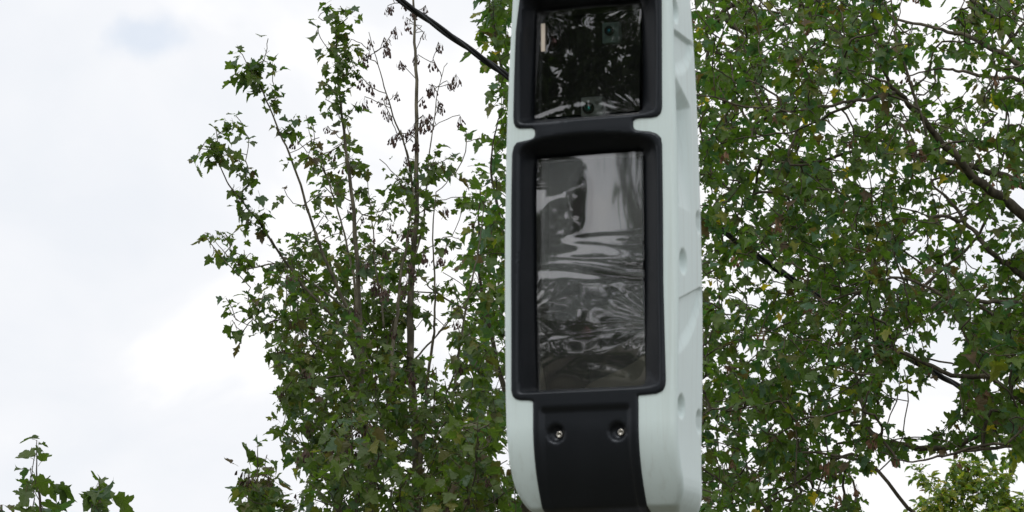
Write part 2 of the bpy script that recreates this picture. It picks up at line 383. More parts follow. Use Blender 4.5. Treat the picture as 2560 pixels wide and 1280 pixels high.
gx, gz = np.meshgrid(np.arange(bb0[0], bb1[0], .0042), np.arange(bb0[1], bb1[1], .0042)); gp = np.stack([gx.ravel(), gz.ravel()], 1)
gp += np.random.RandomState(1).uniform(-.0002, .0002, gp.shape)
keep = inside(gp, Opoly) & (pdist(gp, Opoly) > .0016) & ~inside(gp, G1) & ~inside(gp, G2) & (pdist(gp, G1) > .002) & (pdist(gp, G2) > .002) & (pdist(gp, R1) > .002) & (pdist(gp, R2) > .002)
gp = gp[keep]
def inset(Pl, d):                                  # extra rows of points hugging the rounded outline
    T = np.roll(Pl, -1, 0) - np.roll(Pl, 1, 0); T /= np.linalg.norm(T, axis=1)[:, None]; nn = np.stack([-T[:, 1], T[:, 0]], 1)
    Q = Pl + nn * d
    Q2 = Pl - nn * d
    Q = np.where(inside(Q, Pl)[:, None], Q, Q2)
    return Q[(pdist(Q, Pl) > d * .85)]
loops = [Opoly, G1, G2]; pts = []; edges = []
for L in loops:
    k = len(pts); pts += [Vector(p) for p in L]; edges += [(k + i, k + (i + 1) % len(L)) for i in range(len(L))]
k0 = len(pts)
pts += [Vector(p) for p in inset(Opoly, .0022)] + [Vector(p) for p in R1] + [Vector(p) for p in R2] + [Vector(p) for p in gp]
cv, ce, cf, _, _, _ = delaunay_2d_cdt(pts, edges, [], 0, 1e-6)
cv = np.array([(v[0], v[1]) for v in cv]); cen = np.array([cv[list(f)].mean(0) for f in cf])
ok = inside(cen, Opoly) & ~inside(cen, G1) & ~inside(cen, G2)
F = [tuple(f) for f, o_ in zip(cf, ok) if o_]
Y = bezel_y(cv); V = [(p[0], y, p[1]) for p, y in zip(cv, Y)]
def orient(V, F):                                  # faces look to the front (-y)
    o_ = []
    for f in F:
        a, b, c = (np.array(V[f[i]]) for i in range(3)); o_.append(f if np.cross(b - a, c - a)[1] < 0 else f[::-1])
    return o_
F = orient(V, F)
ecount = {}
for f in F:
    for i in range(len(f)):
        a, b = f[i], f[(i + 1) % len(f)]; ecount[(a, b)] = 1
skirt = [(a, b) for a, b in ecount if (b, a) not in ecount]
idx = {}; inwall = (pdist(cv, G1) < 1e-4) | (pdist(cv, G2) < 1e-4)
for a, b in skirt:
    for q in (a, b):
        if q not in idx:
            inw = inwall[q]
            idx[q] = len(V); V.append((V[q][0], V[q][1] + (.012 if inw else .014), V[q][2]))
F += [(b, a, idx[a], idx[b]) for a, b in skirt]
bezel = devmesh('front_bezel', V, F, M['black'])
tag(bezel, 'black plastic front bezel framing both windows')

# shell faces, left open behind the bezel's windows
Fs = []
flat = rows.reshape(-1, 3)
cenf = []
for i in range(nr - 1):
    for j in range(npt):
        a = i * npt + j; b = i * npt + (j + 1) % npt; Fs.append((a, b, b + npt, a + npt))
cA = np.array([flat[list(f)].mean(0) for f in Fs]); onf = cA[:, 1] < YB + .004
onf = (np.arange(len(Fs)) % npt) < nf_
cP = np.ascontiguousarray(cA[:, [0, 2]]); cut = onf & inside(cP, Opoly)
ci_ = np.nonzero(cut)[0]; cut[ci_] = pdist(cP[ci_], Opoly) > .0028
Fs = [f for f, c in zip(Fs, cut) if not c]
Fs.append(tuple(range(npt))[::-1]); Fs.append(tuple((nr - 1) * npt + j for j in range(npt)))
sh = devmesh('housing_shell', flat, Fs, M['white'])
tag(sh, 'white plastic housing shell with moulded pockets on its flank')

# windows: black cavity, glass pane, wrinkled film
def quad_grid(c4, nx, nz_):
    TL, TR, BR, BL = [np.array(c) for c in c4]; out_ = []
    for j in range(nz_ + 1):
        v = j / nz_
        for i in range(nx + 1):
            u = i / nx; out_.append((1 - v) * ((1 - u) * TL + u * TR) + v * ((1 - u) * BL + u * BR))
    return np.array(out_)
def ss(a, b, x):
    t = (x - a) / (b - a); t = 0.0 if t < 0 else 1.0 if t > 1 else t; return t * t * (3 - 2 * t)
def nz3(x, y, z): return noise.noise(Vector((x, y, z)))
def ridge(x, y, z): return 1 - 2 * abs(nz3(x, y, z))
def film(name, corners, fn, nx, nz_, label):
    P = quad_grid([dl(x, y, GD - .004) for x, y in corners], nx, nz_); V = []
    for k, p in enumerate(P):
        u = (k % (nx + 1)) / nx; v = (k // (nx + 1)) / nz_
        V.append((p[0], GD - .004 - fn(u, v), p[1]))
    F = [(j * (nx + 1) + i, (j + 1) * (nx + 1) + i, (j + 1) * (nx + 1) + i + 1, j * (nx + 1) + i + 1) for j in range(nz_) for i in range(nx)]
    o = devmesh(name, V, F, M['film_soft' if 'lower' in label else 'film']); tag(o, label); return o
def fan(u, v, cx, cy, asp, freq, seed, r0, r1):        # creases that run out of a corner
    dx, dy = (u - cx), (v - cy) * asp; r = math.hypot(dx, dy); a = math.atan2(dy, dx)
    m = ss(0, r0, r) * (1 - ss(r0, r1, r))
    return m * ridge(a * freq, r * 1.5, seed)
def film_low(u, v):
    asp = 2.2; h = 0
    edge = max(0, min(1, min(u, 1 - u) / .04, min(v, 1 - v) / .02))
    wv = v + .03 * math.sin(u * 3.0 + 1) + .02 * nz3(u * 2, v * 3, 3)
    mid = ss(.33, .39, v) * (1 - ss(.50, .58, v)) * (.1 + .9 * ss(.1, .5, u))
    h += .0012 * mid * ridge(u * .9 + 4, wv * 15, 1.7)
    low = ss(.48, .60, v) * (1 - ss(.90, 1, v)) * (.3 + .7 * ss(-.15, .3, nz3(u * 1.2, v * 4, 31)))
    bow = v + .16 * (u - .5) ** 2 * (1 if v < .70 else 1 - 14 * (v - .70))
    h += .0030 * low * nz3(u * .8 + 9, bow * 8, 4.1) + .0004 * low * ridge(u * .6 + 3, bow * 15, 8.3)
    h += .0003 * fan(u, v, -.1, .66, asp, 3, 2.2, .25, .7) + .0003 * fan(u, v, 1.15, .74, asp, 3.5, 6.2, .3, .85)
    v0 = .20 - .10 * u; tl = (1 - ss(.26, .50, u)); h += tl * .0036 * ss(0, .14, v) * (1 - ss(v0, v0 + .30, v)) + tl * ss(.02, .15, u) * .0009 * ss(.08, .14, v) * (1 - ss(.24, .36, v)) * nz3(u * 1.4 + 1, (v + .1 * u) * 13, 6.6)
    h += .0022 * (1 - (2 * u - 1) ** 2) + .0007 * nz3(u * 1.6, v * 3.4, 12)
    h -= .044 * max(0, v - .42) ** 2
    h += .0018 * nz3(u * 2.2, v * 6, 17) * ss(.5, .65, v)
    return .010 + h
def film_up(u, v):
    asp = 1.05; h = 0
    h += .0006 * fan(u, v, 1.0, 0, asp, 6, 1.2, .12, .5) + .0006 * fan(u, v, .08, .02, asp, 6, 3.2, .1, .38)
    h += .0006 * fan(u, v, 1.0, 1.0, asp, 6, 7.2, .12, .45)
    top = 1 - ss(.05, .3, v); bot = ss(.72, .95, v)
    h += .0004 * (top + bot) * ridge(u * 1.2, (v - .35 * (u - .5) ** 2) * 9, 2.0)
    h += .0040 * (1 - (2 * u - 1) ** 2) + .0034 * (1 - (2 * v - 1) ** 2) + .015 * v + .0005 * nz3(u * 2.2, v * 2.4, 21)
    return .003 + h
for nm, G, cor, fn, lab, nzr in (('lower', G2, [(1347.5, 401), (1608, 380), (1614, 963), (1344.5, 976)], film_low, 'clear film rippled across the tall lower window', 250),
                                 ('upper', G1, [(1345, 30), (1605, 5), (1605, 281), (1345, 300)], film_up, 'clear film creased over the dark upper window', 150)):
    o = film('protective_film', cor, fn, 120, nzr, lab)
    c4 = [dl(x, y, GD) for x, y in cor]
    gmb = MB(); q = np.array(c4); ctr = q.mean(0)
    q1 = ctr + (q - ctr) * 1.015
    gmb.add([(p[0], GD + .004, p[1]) for p in q1] + [(p[0], GD + .008, p[1]) for p in q1], [(0, 3, 2, 1), (4, 5, 6, 7), (0, 1, 5, 4), (1, 2, 6, 5), (2, 3, 7, 6), (3, 0, 4, 7)])
    pane = devmb('window_pane', gmb, M['pane'], smooth=False)
    q2 = ctr + (q - ctr) * 1.03; bk = GD + .075
    b = MB(); b.add([(p[0], GD + .009, p[1]) for p in q2] + [(p[0], bk, p[1]) for p in q2], [(4, 7, 6, 5), (0, 1, 5, 4), (1, 2, 6, 5), (2, 3, 7, 6), (3, 0, 4, 7)])
    devmb('window_cavity', b, M['inside'], smooth=False)

def dp(px, py, depth): q = dl(px, py, depth); return Vector((q[0], depth, q[1]))
# camera modules behind the upper window
def module(px, py, w, h, depth, lens, lr, lx, ly, bodymat, lab):
    c = dp(px, py, depth); b = MB(); b.box(c, (w, .02, h)); m = devmb('camera_module', b, bodymat, smooth=False); tag(m, lab)
    l = MB(); lc = dp(lx, ly, depth - .010)
    l.lathe(lc, (0, -1, 0), [(lr * 1.25, 0), (lr * 1.25, .006), (lr * 1.02, .008), (lr, .005)], 24); devmb('lens_ring', l, M['inside'], m)
    l = MB(); l.lathe(lc, (0, -1, 0), [(lr, 0), (lr, .004), (lr * .8, .007), (lr * .4, .009), (.0005, .0095)], 20); devmb('lens', l, lens, m)
    return m
module(1530, 84, .036, .044, GD + .030, M['lens_blue'], .008, 1524, 78, M['board'], 'small board with a blue glinting lens behind the upper window')
module(1483, 268, .046, .040, GD + .028, M['lens_teal'], .010, 1472, 271, M['lightgrey'], 'small pale board with a teal glinting lens low in the upper window')
k = MB(); k.lathe(dp(1494, 252, GD + .022), (0, -1, 0), [(.008, 0), (.0085, .004), (.006, .007), (.001, .008)], 18); devmb('round_cap', k, M['lightgrey'])
module(1388, 100, .060, .075, GD + .035, M['lens_red'], .016, 1384, 104, M['inside'], 'dark sensor block at the left of the upper window')
k = MB(); k.box(dp(1358, 94, GD - .019), (.0085, .003, .060)); devmb('white_strip', k, M['card'], smooth=False)
k = MB(); lc = dp(1462, 828, GD + .06)
k.lathe(lc, (0, -1, 0), [(.042, 0), (.042, .02), (.036, .022), (.034, .008), (.001, .007)], 36); devmb('lens_barrel', k, M['inside'])
k = MB(); k.lathe(lc, (0, -1, 0), [(.033, .009), (.026, .015), (.014, .019), (.001, .020)], 30); devmb('lens', k, M['lens_red'])
k = MB(); q = [dl(x, y, GD + .014) for x, y in ((1452, 978), (1480, 955), (1560, 920), (1625, 880), (1625, 978))]  # beige card added to stand for the tan reflection at the window's foot
k.add([(p[0], GD + .014, p[1]) for p in q] + [(p[0], GD + .018, p[1]) for p in q], [(0, 4, 3, 2, 1), (5, 6, 7, 8, 9), (0, 1, 6, 5), (1, 2, 7, 6), (2, 3, 8, 7), (3, 4, 9, 8)])
q = [dl(x, y, GD + .014) for x, y in ((1335, 985), (1335, 880), (1352, 905), (1366, 985))]
k.add([(p[0], GD + .014, p[1]) for p in q] + [(p[0], GD + .018, p[1]) for p in q], [(0, 3, 2, 1), (4, 5, 6, 7), (0, 1, 5, 4), (1, 2, 6, 5), (2, 3, 7, 6)])
tag(devmb('tan_reflection_card', k, M['card'], smooth=False), 'beige card standing in for the tan reflection at the foot of the lower window')
# screws in their dishes
for px, py in ((1391, 1084), (1545, 1078)):
    P2 = dl(px, py); yy = float(bezel_y(P2[None])[0]); c = Vector((P2[0], yy + .002, P2[1]))
    s = MB(); s.lathe(c, (0, -1, -.1), [(.0072, 0), (.0072, .0045), (.0064, .0058), (.0035, .0060), (.0033, .0040), (.0005, .0038)], 20); sc_ = devmb('screw', s, M['steel'])
    w = MB(); w.lathe(c, (0, -1, -.1), [(.0105, -.001), (.0105, .0018), (.0073, .0022)], 20); devmb('washer', w, M['black'], sc_)
# mast and bracket behind and below
zlow = float(dl(1500, 1320)[1]); mh = DO[2] + zlow
s = MB(); s.lathe((0, .02, 0), (0, 0, 1), [(.11, 0), (.11, .015), (.068, .02), (.06, .03), (.057, mh - .3), (.057, mh + .35)], 24); s.build('mast', M['mast'], dev)
s = MB(); s.box((0, .02, .008), (.34, .34, .014)); s.build('base_plate', M['mast'], dev, smooth=False)
s = MB(); s.box((0, .05, mh + .05), (.16, .12, .05)); s.box((0, .05, mh + .30), (.16, .12, .05)); s.build('bracket', M['mast'], dev, smooth=False)

# ================================================================== overhead cable
def cable():
    A = [(560, -320, 11.6), (995, -3, 12.0), (1265, 188, 12.3), (1580, 416, 12.7), (1900, 645, 13.1), (2000, 712, 13.2), (2245, 880, 13.6), (2360, 945, 13.8), (2700, 1140, 14.6)]
    P = np.array([at(*a) for a in A]); t = np.linspace(0, len(P) - 1, 420)
    C = np.stack([np.interp(t, range(len(P)), P[:, i]) for i in range(3)], 1)
    for _ in range(30): C[1:-1] = .25 * C[:-2] + .5 * C[1:-1] + .25 * C[2:]
    d = C[-1] - C[0]; d /= np.linalg.norm(d); u = np.cross(d, [0, 0, 1]); u /= np.linalg.norm(u); v = np.cross(d, u)
    s = np.concatenate([[0], np.cumsum(np.linalg.norm(np.diff(C, axis=0), axis=1))])
    return C, u, v, s
C, cu, cvv, cs = cable()
cab = empty('overhead_cable', tuple(C[0])); tag(cab, 'thick black twisted overhead cable slanting down behind the housing', 'cable')
for k in range(3):
    ph = 2 * math.pi * k / 3; wob = np.array([nz3(x * 1.3, k * 5, 0) for x in cs])
    a = cs * 2 * math.pi / .55 + ph + wob * .8
    pth = C + (np.cos(a)[:, None] * cu + np.sin(a)[:, None] * cvv) * .0073 - C[0]
    m = MB(); m.tube(pth, .0066, 8); m.build('strand', M['cable'], cab)

# ================================================================== leaves
LEAF = [(0, 0), (.09, -.06), (.19, -.06), (.27, -.10), (.33, -.04), (.43, -.02), (.39, .08), (.38, .15), (.37, .20), (.44, .23), (.47, .30), (.56, .34), (.58, .46), (.50, .48), (.43, .54), (.36, .53), (.28, .52), (.26, .56), (.29, .62), (.25, .68), (.25, .74), (.16, .80), (.11, .89), (0, 1.02)]
rib = [(0, .28), (0, .55), (0, .8)]
def leaf_shape(seed, kind='maple'):
    r = random.Random(seed)
    if kind == 'maple':
        half = [(x * r.uniform(.86, 1.14) * (1.0 if x else 1), y + r.uniform(-.025, .025) * (1 if x else 0)) for x, y in LEAF]
        half2 = [(x * r.uniform(.82, 1.14), y + r.uniform(-.03, .03) * (1 if x else 0)) for x, y in LEAF]
        ribs = rib
    else:
        base = [(0, 0), (.14, .04), (.27, .16), (.33, .34), (.28, .55), (.17, .78), (0, 1.0)]
        half = base; half2 = base; ribs = [(0, .3), (0, .6)]
    V = []; F = []; ids = {}
    def vid(p):
        p = (round(p[0], 5), round(p[1], 5))
        if p not in ids: ids[p] = len(V); V.append(p)
        return ids[p]
    for sgn, h in ((1, half), (-1, half2)):
        pl = [(sgn * x, y) for x, y in h] + [(0, y) for _, y in ribs[::-1]]
        tr = tessellate_polygon([[Vector((x, y, 0)) for x, y in pl]])
        for t in tr:
            t = [vid(pl[i]) for i in t]
            a, b, c = (V[i] for i in t)
            if (b[0] - a[0]) * (c[1] - a[1]) - (b[1] - a[1]) * (c[0] - a[0]) < 0: t = t[::-1]
            F.append(tuple(t))
    P = np.array([(x, y, 0.0) for x, y in V])
    fold = r.uniform(.05, .7); bend = r.uniform(-.1, 1.0); tw = r.uniform(-.6, .6); curl = r.uniform(0, 1.0); ph = r.uniform(0, 6)
    x, y = P[:, 0].copy(), P[:, 1].copy()
    z = fold * np.abs(x) - bend * (y - .1) ** 2 * .6 + tw * x * y - curl * np.clip(np.hypot(x, y - .4) - .35, 0, 1) ** 1.5 * 2.0 * np.cos(2 * np.arctan2(x, y - .4) + ph)
    z += .035 * np.sin(x * 14 + ph) * np.cos(y * 11)
    P[:, 2] = z
    P[:, 0] = x * (1 - .25 * fold)
    # stalk
    pl_ = r.uniform(.45, .8) if kind == 'maple' else .2; sw = .014; k = len(P)
    stalk = np.array([(-sw, 0, 0), (sw, 0, 0), (sw, -pl_ * .5, .05), (-sw, -pl_ * .5, .05), (sw, -pl_, .02), (-sw, -pl_, .02),
                      (0, 0, -sw), (0, 0, sw), (0, -pl_ * .5, .05 + sw), (0, -pl_ * .5, .05 - sw), (0, -pl_, .02 + sw), (0, -pl_, .02 - sw)])
    F += [(k, k + 3, k + 2, k + 1), (k + 3, k + 5, k + 4, k + 2), (k + 6, k + 7, k + 8, k + 9), (k + 9, k + 8, k + 10, k + 11)]
    return np.vstack([P, stalk]), F, len(P), pl_
NSH = 22
SHAPES = {'maple': [leaf_shape(100 + i) for i in range(NSH)], 'ovate': [leaf_shape(300 + i, 'ovate') for i in range(6)]}
FLAT = {k: [(np.array([i for f in sh_[1] for i in f]), np.array([len(f) for f in sh_[1]])) for sh_ in v] for k, v in SHAPES.items()}
PAL = {
 'maple': [((0.089, 0.145, 0.030), 30), ((0.070, 0.119, 0.030), 26), ((0.062, 0.127, 0.064), 16), ((.095, .148, .028), 13), ((.11, .12, .036), 5), ((.18, .19, .03), 2.5), ((.50, .37, .03), 0.5), ((.11, .075, .042), 2.5)],
 'left':  [((0.094, 0.136, 0.035), 30), ((0.074, 0.112, 0.033), 26), ((0.065, 0.114, 0.057), 14), ((.095, .135, .034), 14), ((.105, .105, .040), 7), ((.16, .16, .04), 2.5), ((.10, .075, .050), 4)],
 'bush':  [((.15, .21, .045), 30), ((.22, .26, .05), 25), ((.28, .28, .055), 14), ((.10, .17, .05), 18), ((.16, .23, .13), 10), ((.40, .33, .05), 4), ((.12, .06, .03), 2)],  # yellow-greens kept bright so the colour carries a sunlit look
 'dark':  [((.035, .055, .018), 1), ((.045, .07, .02), 1)],
}
_var = {}
def leaf_mesh(kind, pal, si, ci):
    key = (kind, pal, si, ci)
    if key not in _var:
        V, F, nb, _ = SHAPES[kind][si]; me = mesh('leaf', V, F, smooth=False); me.materials.append(M['leaf'])
        c = PAL[pal][ci][0]; a = me.attributes.new('tint', 'FLOAT_COLOR', 'POINT'); buf = np.tile(np.array([*c, 1.0], np.float32), (len(V), 1)); buf[nb:] = (.14, .11, .05, 1)
        a.data.foreach_set('color', buf.ravel()); _var[key] = me
    return _var[key]
def pick(pal, r):
    tot = sum(w for _, w in PAL[pal]); q = r.random() * tot
    for i, (_, w) in enumerate(PAL[pal]):
        q -= w
        if q <= 0: return i
    return 0
class Leaf:
    __slots__ = ('p', 'm', 's', 'si', 'ci', 'vis')
def basis(t, n):
    t = t / math.sqrt(t @ t); n = n - t * (n @ t); n = n / (math.sqrt(n @ n) + 1e-9)
    return np.array([[t[1] * n[2] - t[2] * n[1], t[0], n[0]], [t[2] * n[0] - t[0] * n[2], t[1], n[1]], [t[0] * n[1] - t[1] * n[0], t[2], n[2]]])           # columns: x, y(tip), z(normal)
def new_leaf(q, pdir, size, r, kind, pal, droop=(.3, 1.3)):
    """q: point on the twig, pdir: direction the stalk leaves in"""
    L = Leaf(); L.si = r.randrange(len(SHAPES[kind])); L.ci = pick(pal, r); L.s = size
    t = np.array(pdir) + np.array([0, 0, -r.uniform(*droop)]); up = np.array([r.gauss(0, .45), r.gauss(0, .45) , 1.0])
    if abs(t[0]) + abs(t[1]) < .25: up = up + np.array([pdir[0], pdir[1], 0]) * 2 + np.array([r.gauss(0, .5), -.3, 0])
    L.m = basis(t, up); pl_ = SHAPES[kind][L.si][3]
    L.p = np.array(q) + L.m[:, 1] * pl_ * size
    x, y = proj(L.p); v = L.p - CAM; dist = np.linalg.norm(v); fac = abs(L.m[:, 2] @ v / dist)
    hid = (1255 < x < 1765 and y < 1285) or not (-20 < x < 2580 and -20 < y < 1300)
    L.vis = -1 if hid else (size / dist) ** 2 * (.25 + fac) * (1.6 if r.random() < .7 else .8)
    return L
def emit_leaves(leaves, parent, base, kind, pal, cap=300, nparts=True):
    leaves = sorted(leaves, key=lambda l: -l.vis); base = np.array(base)
    parts = [l for l in leaves[:cap] if l.vis > 0] if nparts else []; rest = leaves[len(parts):]
    for l in parts:
        o = bpy.data.objects.new('leaf', leaf_mesh(kind, pal, l.si, l.ci)); COL.objects.link(o); o.parent = parent
        mm = Matrix([[*(l.m[i] * l.s), l.p[i] - base[i]] for i in range(3)] + [[0, 0, 0, 1]]); o.matrix_local = mm
    if rest:
        Vs = []; Is = []; Ts = []; Cs = []; k = 0
        for l in rest:
            V, F, nb, _ = SHAPES[kind][l.si]; fi, ft = FLAT[kind][l.si]
            Vs.append((V * l.s) @ l.m.T + (l.p - base)); Is.append(fi + k); Ts.append(ft); k += len(V)
            c = np.empty((len(V), 4), np.float32); c[:] = (*PAL[pal][l.ci][0], 1.0); c[nb:] = (.14, .11, .05, 1); Cs.append(c)
        V = np.vstack(Vs); I = np.concatenate(Is); Tt = np.concatenate(Ts); me = bpy.data.meshes.new('foliage')
        me.vertices.add(len(V)); me.vertices.foreach_set('co', V.astype(np.float32).ravel()); me.loops.add(len(I)); me.loops.foreach_set('vertex_index', I.astype(np.int32))
        me.polygons.add(len(Tt)); me.polygons.foreach_set('loop_start', (np.cumsum(Tt) - Tt).astype(np.int32)); me.update(calc_edges=True); me.materials.append(M['leaf'])
        a = me.attributes.new('tint', 'FLOAT_COLOR', 'POINT'); a.data.foreach_set('color', np.vstack(Cs).ravel())
        o = link('foliage', me, None, parent); tag(o, kind='stuff')

# hanging bunches of dry winged seeds
def seed_mesh(seed):
    r = random.Random(seed); V = []; F = []; n = r.randint(9, 15)
    for _ in range(n):
        x, y, z = r.gauss(0, .013), r.gauss(0, .013), -r.uniform(.012, .052); a = r.uniform(0, 6.28); tl = r.uniform(-.5, .5); L_ = r.uniform(.020, .032); w = r.uniform(.008, .012)
        ax = np.array([math.sin(tl) * math.cos(a), math.sin(tl) * math.sin(a), -1]); ax /= np.linalg.norm(ax); sd_ = np.array([-math.sin(a), math.cos(a), 0])
        p = np.array([x, y, z]); k = len(V)
        V += [p, p + ax * L_ * .3 + sd_ * w * .5, p + ax * L_ * .75 + sd_ * w, p + ax * L_, p + ax * L_ * .7 - sd_ * w * .3, p + ax * L_ * .25 - sd_ * w * .35]
        F.append(tuple(range(k, k + 6)))
        k = len(V); q = np.array([0, 0, -.004]); e_ = np.array([.0006, 0, 0]); V += [q - e_, q + e_, p + e_, p - e_]; F.append((k, k + 1, k + 2, k + 3))
    me = mesh('seed_cluster', V, F, smooth=False); return me
M['seed'] = plain('dry_seed', (0.065, 0.042, 0.034), 0.7, 0.2, var=.35, vscale=40)
M['seed_warm'] = plain('dry_seed_warm', (0.15, 0.085, 0.05), 0.7, 0.2, var=.35, vscale=40)
SEEDS = {}
for nm in ('seed', 'seed_warm'):
    SEEDS[nm] = [seed_mesh(i) for i in range(7)]
    for me in SEEDS[nm]: me.materials.append(M[nm])
def put_seed(p, parent, base, r, nm, s=1.0):
    o = bpy.data.objects.new('seed_cluster', r.choice(SEEDS[nm])); COL.objects.link(o); o.parent = parent
    o.location = np.array(p) - base; o.rotation_euler = (r.gauss(0, .2), r.gauss(0, .2), r.uniform(0, 6.28)); s *= r.uniform(.6, 1.1); o.scale = (s, s, s)

# ================================================================== trees
def catmull(P, n):
    P = np.asarray(P, float); m = len(P); E = np.vstack([2 * P[0] - P[1], P, 2 * P[-1] - P[-2]]); out_ = []
    for i in range(m - 1):
        p0, p1, p2, p3 = E[i], E[i + 1], E[i + 2], E[i + 3]
        for k in range(n):
            t = k / n; out_.append(.5 * ((2 * p1) + (-p0 + p2) * t + (2 * p0 - 5 * p1 + 4 * p2 - p3) * t * t + (-p0 + 3 * p1 - 3 * p2 + p3) * t ** 3))
    out_.append(P[-1]); return np.array(out_)
class Tree:
    def __init__(s, name, base, label, group, seed, bark='bark_dark', cat='tree'):
        s.base = np.array(base, float); s.e = empty(name, tuple(map(float, base))); tag(s.e, label, cat, group); s.r = random.Random(seed)
        s.bark = M[bark]; s.N = []; s.links = []; s.leaves = []; s.par = []; s.climb = .9
    def stem(s, P, w0, w1, name='branch', wob=.006, n=6, nodes=True, label=None):
        """P: world points, radii in metres"""
        C = catmull(P, 6); L = len(C)
        for i in range(1, L - 1):
            C[i] += np.array([nz3(i * .45, s.r.random() * 0 + len(s.N) * .01, k * 7) for k in range(3)]) * wob
        t = np.linspace(0, 1, L); rad = w0 + (w1 - w0) * t ** .8
        rad = rad * np.array([1 + .10 * nz3(i * .9, w0 * 900, 3) for i in range(L)])
        m = MB(); m.tube(C - s.base, rad, n); o = m.build(name, s.bark, s.e)
        if label: tag(o, label)
        if nodes:
            for p in C: s.N.append(p); s.par.append(-1)
        return C
    def grow(s, clusters, bend=.08, up=.0):
        """join every cluster point to the nearest wood already there"""
        if not len(clusters): return []
        Cl = np.array(clusters); base = np.array(s.N)
        d = np.array([np.min(np.linalg.norm(base - c, axis=1)) for c in Cl]); order = np.argsort(d)
        buf = np.zeros((len(s.N) + len(Cl) * 5, 3)); n = len(s.N); buf[:n] = base; ends = []
        for k in order:
            c = Cl[k]; dv = buf[:n] - c; hd = np.hypot(dv[:, 0], dv[:, 1]); dd = np.sqrt(hd * hd + dv[:, 2] ** 2) + s.climb * np.clip(dv[:, 2] + .6 * hd, 0, None)
            j = int(np.argmin(dd)); a = buf[j].copy(); L = np.linalg.norm(c - a); par = j; prev = a
            q = np.array([s.r.gauss(0, 1), s.r.gauss(0, 1), s.r.gauss(0, .7) + up]) * bend * L
            for t in (.25, .5, .75, 1.0):
                p = a + (c - a) * t + q * math.sin(math.pi * t) * .5 + np.array([s.r.gauss(0, 1) for _ in range(3)]) * .02 * L * (t < 1)
                buf[n] = p; s.par.append(par); par = n; n += 1
            ends.append((c, (c - prev) / (L + 1e-9), a))
        s.N = [b for b in buf[:n]]
        return ends
    def twigs(s, rmin=.0011, rk=.00095, rmax=.012):
        n = len(s.N); cnt = np.zeros(n)
        haschild = np.zeros(n, bool)
        for i in range(n):
            if s.par[i] >= 0: haschild[s.par[i]] = True
        cnt[~haschild] = 1
        for i in range(n - 1, -1, -1):
            if s.par[i] >= 0: cnt[s.par[i]] += cnt[i]
        m = MB(); done = 0
        kids = {}
        for i in range(n):
            if s.par[i] >= 0: kids.setdefault(s.par[i], []).append(i)
        started = set()
        for i in range(n):
            if s.par[i] < 0: continue
            pj = s.par[i]
            if s.par[pj] >= 0 and kids[pj][0] == i: continue          # continues its parent's run
            run = [pj, i]
            while run[-1] in kids: run.append(kids[run[-1]][0])
            rad = [min(rmax, rmin + rk * max(0, cnt[k]) ** .55) for k in run]; rad[0] = rad[1]
            m.tube([s.N[k] - s.base for k in run], rad, 4, cap=False)
        if m.V:
            o = m.build('twigs', s.bark, s.e); tag(o, kind='stuff')
    def sprig(s, c, d, k, size, kind, pal, spread=.09, droop=(.3, 1.3)):
        for _ in range(k):
            v = np.array([s.r.gauss(0, 1), s.r.gauss(0, 1), s.r.gauss(.1, .45)]) + d * .8; v /= np.linalg.norm(v)
            q = c - d * s.r.random() * spread + np.array([s.r.gauss(0, 1) for _ in range(3)]) * spread * .25
            s.leaves.append(new_leaf(q, v, size * s.r.choice((.5, .7, .85, 1.0, 1.1, 1.3)) * s.r.uniform(.85, 1.15), s.r, kind, pal, droop))
    def finish(s, kind, pal, parts=True): s.twigs(); emit_leaves(s.leaves, s.e, s.base, kind, pal, nparts=parts)

def inpoly(x, y, pl):
    c = False
    for i in range(len(pl)):
        x0, y0 = pl[i]; x1, y1 = pl[i - 1]
        if (y0 > y) != (y1 > y) and x < (x1 - x0) * (y - y0) / (y1 - y0) + x0: c = not c
    return c
def fill(r, pl, n, Y0, Y1, gaps=(), clump=0.0, freq=1.6, seed=0):
    xs = [p[0] for p in pl]; ys = [p[1] for p in pl]; out_ = []; tries = 0
    while len(out_) < n and tries < n * 60:
        tries += 1; x, y = r.uniform(min(xs), max(xs)), r.uniform(min(ys), max(ys))
        if not inpoly(x, y, pl): continue
        if any(inpoly(x, y, g_) and r.random() < w for g_, w in gaps): continue
        p = at(x, y, r.uniform(Y0, Y1))
        if clump and nz3(p[0] * freq + seed, p[1] * freq * .6, p[2] * freq) < r.uniform(-.5, .5) * (1 - clump) - .05 * clump: continue
        out_.append(p)
    return out_
def pw(px, Y): return px / FPX * Y

# ---- left: many-stemmed young maple against the sky
YT = 16.0
bx = at(985, 1950, YT)[0]
T = Tree('maple_tree', (bx, YT, 0), 'tall thin many-stemmed maple left of the housing, its bare tips full of dry seeds', None, 11, 'bark_pale')
def S(pix, w0, w1, dy0=0, dy1=0, ground=None, name='stem', wob=.008):
    P = []
    if ground is not None: P.append(np.array([at(ground, 1950, YT)[0], YT + dy0, 0.0]))
    for i, (x, y) in enumerate(pix): P.append(at(x, y, YT + dy0 + (dy1 - dy0) * i / (len(pix) - 1)))
    return T.stem(P, pw(w0, YT) / 2 * .78, pw(w1, YT) / 2 * .85, name, wob)
stA = S([(1045, 1450), (1041, 1280), (1040, 1100), (1026, 900), (1028, 700), (1040, 560), (1042, 400), (1040, 200), (1036, 60), (1030, -90)], 44, 5, 0, .3, ground=1010)
stB = S([(935, 1450), (925, 1280), (910, 1060), (903, 900), (895, 740), (888, 560), (868, 400), (852, 260), (843, 130), (838, 70)], 36, 2.5, -.2, -.5, ground=960)
stC = S([(908, 1040), (893, 840), (850, 730), (790, 590), (745, 440), (700, 330), (650, 215), (615, 155)], 16, 2.5, -.25, -.7)
stD = S([(1036, 520), (1022, 400), (985, 290), (950, 180), (922, 80)], 9, 2, .2, -.2)
